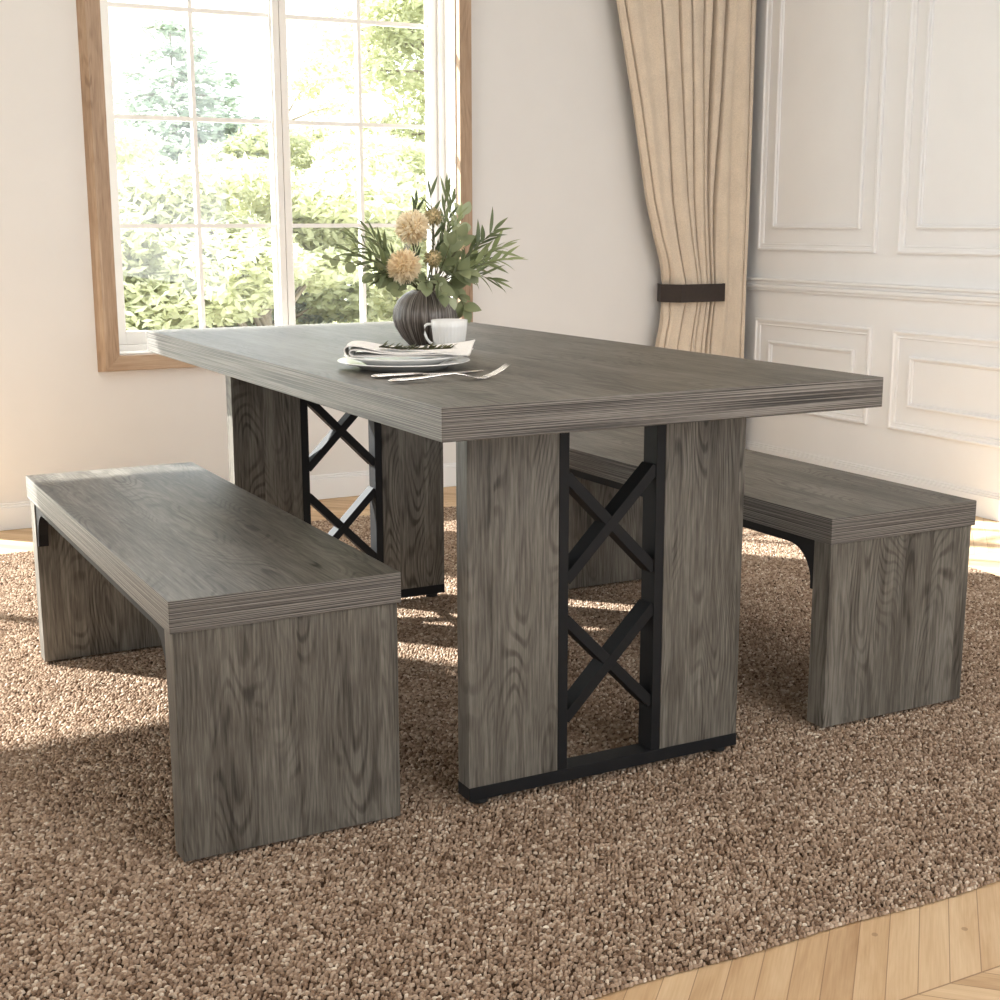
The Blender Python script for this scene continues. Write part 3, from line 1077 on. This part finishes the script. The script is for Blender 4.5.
G1 = 'narrow-leaved sprigs in the vase'
nar = [
    ((0.455, 1.00, 1.085), 'dark narrow-leaved sprig rising straight above the cream flowers', 'olive', 14),
    ((0.505, 1.02, 1.095), 'tallest dark narrow-leaved sprig at the top of the bouquet', 'olive', 16),
    ((0.540, 1.06, 1.070), 'dark narrow-leaved sprig at the top, against the oak window casing', 'olive', 14),
    ((0.435, 1.03, 1.060), 'dark narrow-leaved sprig leaning left above the upper cream flower', 'olive', 12),
    ((0.535, 1.02, 1.035), 'green narrow-leaved sprig at the top, right of the tan buds', 'light_leaf', 16),
    ((0.275, 1.00, 0.985), 'dark narrow-leaved sprig leaning up left in front of the window', 'olive', 18),
    ((0.240, 0.95, 0.962), 'dark narrow-leaved sprig reaching furthest left above the round leaves', 'olive', 18),
    ((0.330, 1.05, 1.000), 'dark narrow-leaved sprig behind and left of the upper flower', 'olive', 18),
    ((0.635, 1.00, 0.965), 'light green narrow-leaved sprig reaching furthest right', 'light_leaf', 20),
    ((0.600, 0.97, 1.005), 'green narrow-leaved sprig pointing up right from the bouquet', 'olive', 18),
    ((0.620, 0.95, 0.940), 'light green narrow-leaved sprig stretching level to the right', 'light_leaf', 18),
    ((0.575, 0.92, 0.895), 'green narrow-leaved sprig drooping at the right of the bouquet', 'olive', 16),
    ((0.620, 1.05, 0.930), 'dark narrow-leaved sprig at the right, behind the light green ones', 'olive', 18),
    ((0.300, 0.93, 0.915), 'dark narrow-leaved sprig at the lower left, behind the lower flower', 'olive', 16),
]
for i, (tip, lab, m, n) in enumerate(nar):
    tall = i in (0, 1, 2, 3, 4)
    sprig('leafy_sprig', tip, lab, G1, M[m], 'narrow', 0.020, n, 0.046 if tall else 0.056, 0.0075 if tall else 0.0105, 0.45 if tall else 0.25, seed=10 + i)
G2 = 'round-leaved eucalyptus stems in the vase'
for i, (tip, lab, n, s) in enumerate([
    ((0.215, 1.00, 0.946), 'eucalyptus stem of small round leaves reaching left to the window', 9, 0.024),
    ((0.285, 0.94, 0.905), 'eucalyptus stem of round leaves hanging at the lower left', 8, 0.030),
    ((0.330, 0.90, 0.880), 'short eucalyptus stem of round leaves below the lower flower', 5, 0.030),
]):
    sprig('eucalyptus_stem', tip, lab, G2, M['euc'], 'round', 0.022, n, s, s, 0.45, seed=40 + i)
G3 = 'broad-leaved stems in the vase'
for i, (tip, lab, m, n, l, w, sag) in enumerate([
    ((0.505, 0.93, 0.832), 'broad-leaved stem hanging down over the right side of the vase', 'euc', 8, 0.040, 0.026, 0.06),
    ((0.435, 0.90, 0.868), 'short broad-leaved stem drooping over the vase front', 'euc', 6, 0.040, 0.026, 0.04),
    ((0.455, 0.90, 0.862), 'single pale sage leaf hanging over the vase rim', 'sage', 1, 0.040, 0.022, 0.04),
    ((0.505, 0.92, 0.915), 'broad-leaved stem in the middle, right of the small buds', 'euc', 7, 0.046, 0.030, 0.0),
    ((0.580, 1.08, 1.040), 'pale sage stem standing in front of the oak window casing', 'sage', 7, 0.050, 0.024, 0.0),
    ((0.470, 0.93, 0.975), 'broad-leaved stem standing between the cream flowers and the yellow bud', 'euc', 7, 0.044, 0.026, 0.0),
    ((0.392, 0.89, 0.885), 'broad-leaved stem under the lower cream flower', 'euc', 6, 0.038, 0.027, 0.02),
    ((0.520, 0.98, 0.990), 'broad-leaved stem standing behind the yellow bud', 'euc', 7, 0.042, 0.026, 0.0),
]):
    sprig('broad_leaf_stem', tip, lab, G3, M[m], 'ovate', 0.020, n, l, w, 0.35, sag, seed=70 + i)


def flower(name, c, r, label, petal_m, group, n, seed, facing=(-0.35, -0.8, 0.35)):
    R = random.Random(seed)
    c = Vector(c)
    root = tag(empty(name, (VX, VY, VZ + 0.055)), label, 'flower', group)
    off = Vector(root.location)
    fd = Vector(facing).normalized()
    back = c - fd * r * 0.55
    pts = [p - off for p in stem_path(back, 0.012, 10)]
    MB().tube(pts, 0.0022, 6).build('stem', M['stem'], root)
    hb = MB()
    rc = r * 0.62
    hb.lathe([(rc * math.sin(math.pi * i / 10), -rc * math.cos(math.pi * i / 10)) for i in range(11)], 18, center=tuple(c - off))
    hb.build('flower_heart', M['heart'], root)
    mb = MB()
    for i in range(n):
        z = 1 - 2 * (i + 0.5) / n
        a = i * 2.39996
        q = math.sqrt(1 - z * z)
        d = Vector((q * math.cos(a), q * math.sin(a), z))
        d = (d + Vector((R.uniform(-.16, .16), R.uniform(-.16, .16), R.uniform(-.16, .16)))).normalized()
        if d.dot(fd) < -0.75:
            continue
        tang = d.orthogonal()
        tang.rotate(Matrix.Rotation(R.uniform(0, 6.28), 3, d))
        leaf_mesh(mb, c - off + d * rc * 0.85, d + tang * 0.25, r * R.uniform(0.36, 0.54), r * 0.125, tang, R.uniform(-0.5, 0.1), 'lance')
    mb.build('petals', petal_m, root)
    return root


GF = 'cream pincushion flowers'
flower('pincushion_flower', (0.388, 0.95, 1.012), 0.041, 'upper cream pincushion flower in the vase', M['petal'], GF, 620, 1, (-0.25, -0.8, 0.5))
flower('pincushion_flower', (0.345, 0.90, 0.930), 0.040, 'lower cream pincushion flower, just above the vase rim', M['petal'], GF, 620, 2, (-0.4, -0.85, 0.2))
GB = 'small flower buds in the bouquet'
flower('flower_bud', (0.423, 0.92, 0.945), 0.023, 'tan green bud right of the lower cream flower', M['bud'], GB, 240, 3)
flower('flower_bud', (0.462, 1.00, 1.035), 0.024, 'tan green bud right of the upper cream flower', M['bud'], GB, 240, 4)
flower('flower_bud', (0.497, 0.94, 0.972), 0.014, 'small yellow bud among the leaves at the right', M['petal'], GB, 70, 5)

# herb sprig on the napkin
R = random.Random(5)
herb = tag(empty('herb_sprig', (0.193, 0.512, 0.7862)), 'dark green herb sprig lying on the white napkin', 'sprig')
hp = [Vector((-0.065, 0.024, 0.009)), Vector((-0.025, 0.010, 0.004)), Vector((0.02, -0.006, 0.003)), Vector((0.062, -0.022, 0.004))]
MB().tube(hp, [0.0014, 0.0013, 0.0011, 0.0007], 6).build('stem', M['stem'], herb)
mb = MB()
for i in range(150):
    t = (i + 0.5) / 150 * 2.98
    k = int(t)
    p = hp[k].lerp(hp[k + 1], t - k)
    tg = (hp[k + 1] - hp[k]).normalized()
    s = 1 if i % 2 else -1
    dr = tg * R.uniform(0.4, 0.9) + Vector((0.25, 0.9, 0)) * s * R.uniform(0.5, 1) + Vector((0, 0, R.uniform(0.05, 0.55)))
    leaf_mesh(mb, p, dr, R.uniform(0.014, 0.026), 0.0046, Vector((0, 0, 1)), 0.1, 'lance')
mb.build('foliage', M['herb'], herb)

# ------------------------------------------------------------------ garden outside
GZ = -0.45
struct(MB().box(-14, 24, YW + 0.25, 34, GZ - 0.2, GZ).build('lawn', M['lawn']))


def leaf_cloud(centres, n, size, seed, squash=0.55):
    """n small leaf blades spread through ellipsoids (x, y, z, rx, ry, rz), as one mesh"""
    r = np.random.default_rng(seed)
    C = np.array(centres)
    vol = C[:, 3] * C[:, 4] * C[:, 5]
    idx = r.choice(len(C), n, p=vol ** 0.7 / (vol ** 0.7).sum())
    d = r.normal(size=(n, 3))
    d /= np.linalg.norm(d, axis=1)[:, None]
    rad = r.uniform(0.25, 1, n) ** 0.5
    P = C[idx, :3] + d * C[idx, 3:6] * rad[:, None]
    ax = r.normal(size=(n, 3)) * (1, 1, squash)
    ax /= np.linalg.norm(ax, axis=1)[:, None]
    nn = d * 0.7 + r.normal(size=(n, 3)) * 0.5 + (0, 0, 0.5)
    sd = np.cross(ax, nn)
    sd /= np.linalg.norm(sd, axis=1)[:, None] + 1e-9
    s = size * r.uniform(0.6, 1.3, n)[:, None]
    V = np.stack([P - ax * s, P + sd * s * 0.36, P + ax * s, P - sd * s * 0.36], 1).reshape(-1, 3)
    F = np.arange(n * 4).reshape(n, 4)
    mb = MB()
    mb.v = [tuple(v) for v in V.tolist()]
    mb.f = [tuple(f) for f in F.tolist()]
    mb.mi = [0] * n
    mb.sm = [False] * n
    return mb


def make_shrub(seed, h, w, n, size, m='tree_leaf'):
    r = random.Random(seed)
    root = empty('garden_shrub', (0, 0, GZ))
    cs = []
    for i in range(26):
        a = r.uniform(0, 6.28)
        q = w * 0.62 * math.sqrt(r.random())
        z = r.uniform(0.04, 0.92) * h
        k = 1 - 0.55 * (z / h) ** 2
        cs.append((q * k * math.cos(a), q * k * math.sin(a), z, w * r.uniform(0.16, 0.30), w * r.uniform(0.16, 0.30), h * r.uniform(0.06, 0.12)))
    leaf_cloud(cs, n, size, seed).build('foliage', M[m], root)
    tb_ = MB()
    tb_.tube([(0, 0, 0), (0.03, 0, h * 0.35), (0, 0.04, h * 0.75)], [0.06, 0.045, 0.02], 8)
    for i in range(0, 12):
        c = cs[i]
        tb_.tube([(0.0, 0, c[2] * 0.4), (c[0] * 0.5, c[1] * 0.5, c[2] * 0.75), (c[0], c[1], c[2])], [0.025, 0.018, 0.008], 6)
    tb_.build('trunk', M['bark'], root)
    return root


def make_fir(seed, h, w, n):
    r = random.Random(seed)
    root = empty('conifer_tree', (0, 0, GZ))
    cs = []
    tb_ = MB()
    tb_.tube([(0, 0, 0), (0, 0, h * 0.5), (0, 0, h)], [0.10, 0.045, 0.006], 8)
    lv = 15
    for k in range(lv):
        z = h * (0.08 + 0.90 * k / (lv - 1))
        rad = w * (1 - k / lv) ** 0.8 + 0.08
        nb = 9 if k < 11 else 6
        for i in range(nb):
            a = 6.283 * i / nb + k * 0.7 + r.uniform(-0.2, 0.2)
            L_ = rad * r.uniform(0.75, 1.1)
            tb_.tube([(0, 0, z), (L_ * 0.6 * math.cos(a), L_ * 0.6 * math.sin(a), z - 0.02), (L_ * math.cos(a), L_ * math.sin(a), z - 0.12 * rad)], [0.02, 0.012, 0.004], 5)
            for q in (0.35, 0.65, 0.95):
                cs.append((L_ * q * math.cos(a), L_ * q * math.sin(a), z - 0.12 * rad * q * q, 0.20 * rad + 0.07, 0.20 * rad + 0.07, 0.05 * rad + 0.06))
    leaf_cloud(cs, n, 0.065, seed, 0.3).build('foliage', M['fir_leaf'], root)
    tb_.build('trunk', M['bark'], root)
    return root


def make_tree(seed, h, w, n):
    r = random.Random(seed)
    root = empty('garden_tree', (0, 0, GZ))
    tb_ = MB()
    tb_.tube([(0, 0, 0), (0.05, 0, h * 0.3), (-0.04, 0.03, h * 0.6), (0, 0, h * 0.9)], [0.14, 0.11, 0.07, 0.02], 9)
    cs = []
    for i in range(34):
        z0 = h * r.uniform(0.2, 0.8)
        a = r.uniform(0, 6.28)
        L_ = w * r.uniform(0.4, 1.0)
        e = (L_ * math.cos(a), L_ * math.sin(a), z0 + h * r.uniform(-0.02, 0.18))
        tb_.tube([(0, 0, z0), (e[0] * 0.5, e[1] * 0.5, (z0 + e[2]) / 2 + 0.05), e], [0.035, 0.02, 0.006], 6)
        cs.append((*e, w * 0.26, w * 0.26, h * 0.05))
        cs.append((e[0] * 0.65, e[1] * 0.65, (z0 * 0.35 + e[2] * 0.65) + 0.1, w * 0.22, w * 0.22, h * 0.045))
    leaf_cloud(cs, n, 0.065, seed).build('foliage', M['tree_leaf'], root)
    tb_.build('trunk', M['bark'], root)
    return root


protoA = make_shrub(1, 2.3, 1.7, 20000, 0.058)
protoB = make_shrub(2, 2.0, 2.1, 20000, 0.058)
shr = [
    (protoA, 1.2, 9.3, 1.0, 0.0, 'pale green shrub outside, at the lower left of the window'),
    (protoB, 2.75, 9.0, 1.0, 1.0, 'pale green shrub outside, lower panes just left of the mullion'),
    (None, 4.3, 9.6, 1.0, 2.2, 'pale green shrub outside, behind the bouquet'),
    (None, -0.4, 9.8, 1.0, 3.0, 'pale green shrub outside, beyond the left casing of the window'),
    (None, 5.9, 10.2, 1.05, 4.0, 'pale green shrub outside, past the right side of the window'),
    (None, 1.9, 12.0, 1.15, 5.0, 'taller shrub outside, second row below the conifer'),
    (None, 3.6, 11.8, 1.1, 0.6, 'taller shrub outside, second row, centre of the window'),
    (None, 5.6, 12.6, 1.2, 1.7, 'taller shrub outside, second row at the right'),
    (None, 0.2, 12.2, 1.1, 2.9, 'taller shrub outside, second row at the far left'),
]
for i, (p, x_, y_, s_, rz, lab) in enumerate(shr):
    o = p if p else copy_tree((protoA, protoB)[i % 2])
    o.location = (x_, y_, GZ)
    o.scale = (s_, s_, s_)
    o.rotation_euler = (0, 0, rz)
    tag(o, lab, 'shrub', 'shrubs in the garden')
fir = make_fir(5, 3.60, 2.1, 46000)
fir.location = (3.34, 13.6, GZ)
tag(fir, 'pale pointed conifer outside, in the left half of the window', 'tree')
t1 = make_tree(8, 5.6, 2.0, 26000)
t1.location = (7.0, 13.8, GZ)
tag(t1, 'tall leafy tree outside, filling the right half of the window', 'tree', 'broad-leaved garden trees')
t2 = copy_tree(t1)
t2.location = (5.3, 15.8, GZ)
t2.scale = (0.62, 0.62, 0.62)
t2.rotation_euler = (0, 0, 2.0)
t2['label'] = 'smaller leafy tree outside, just right of the window mullion'
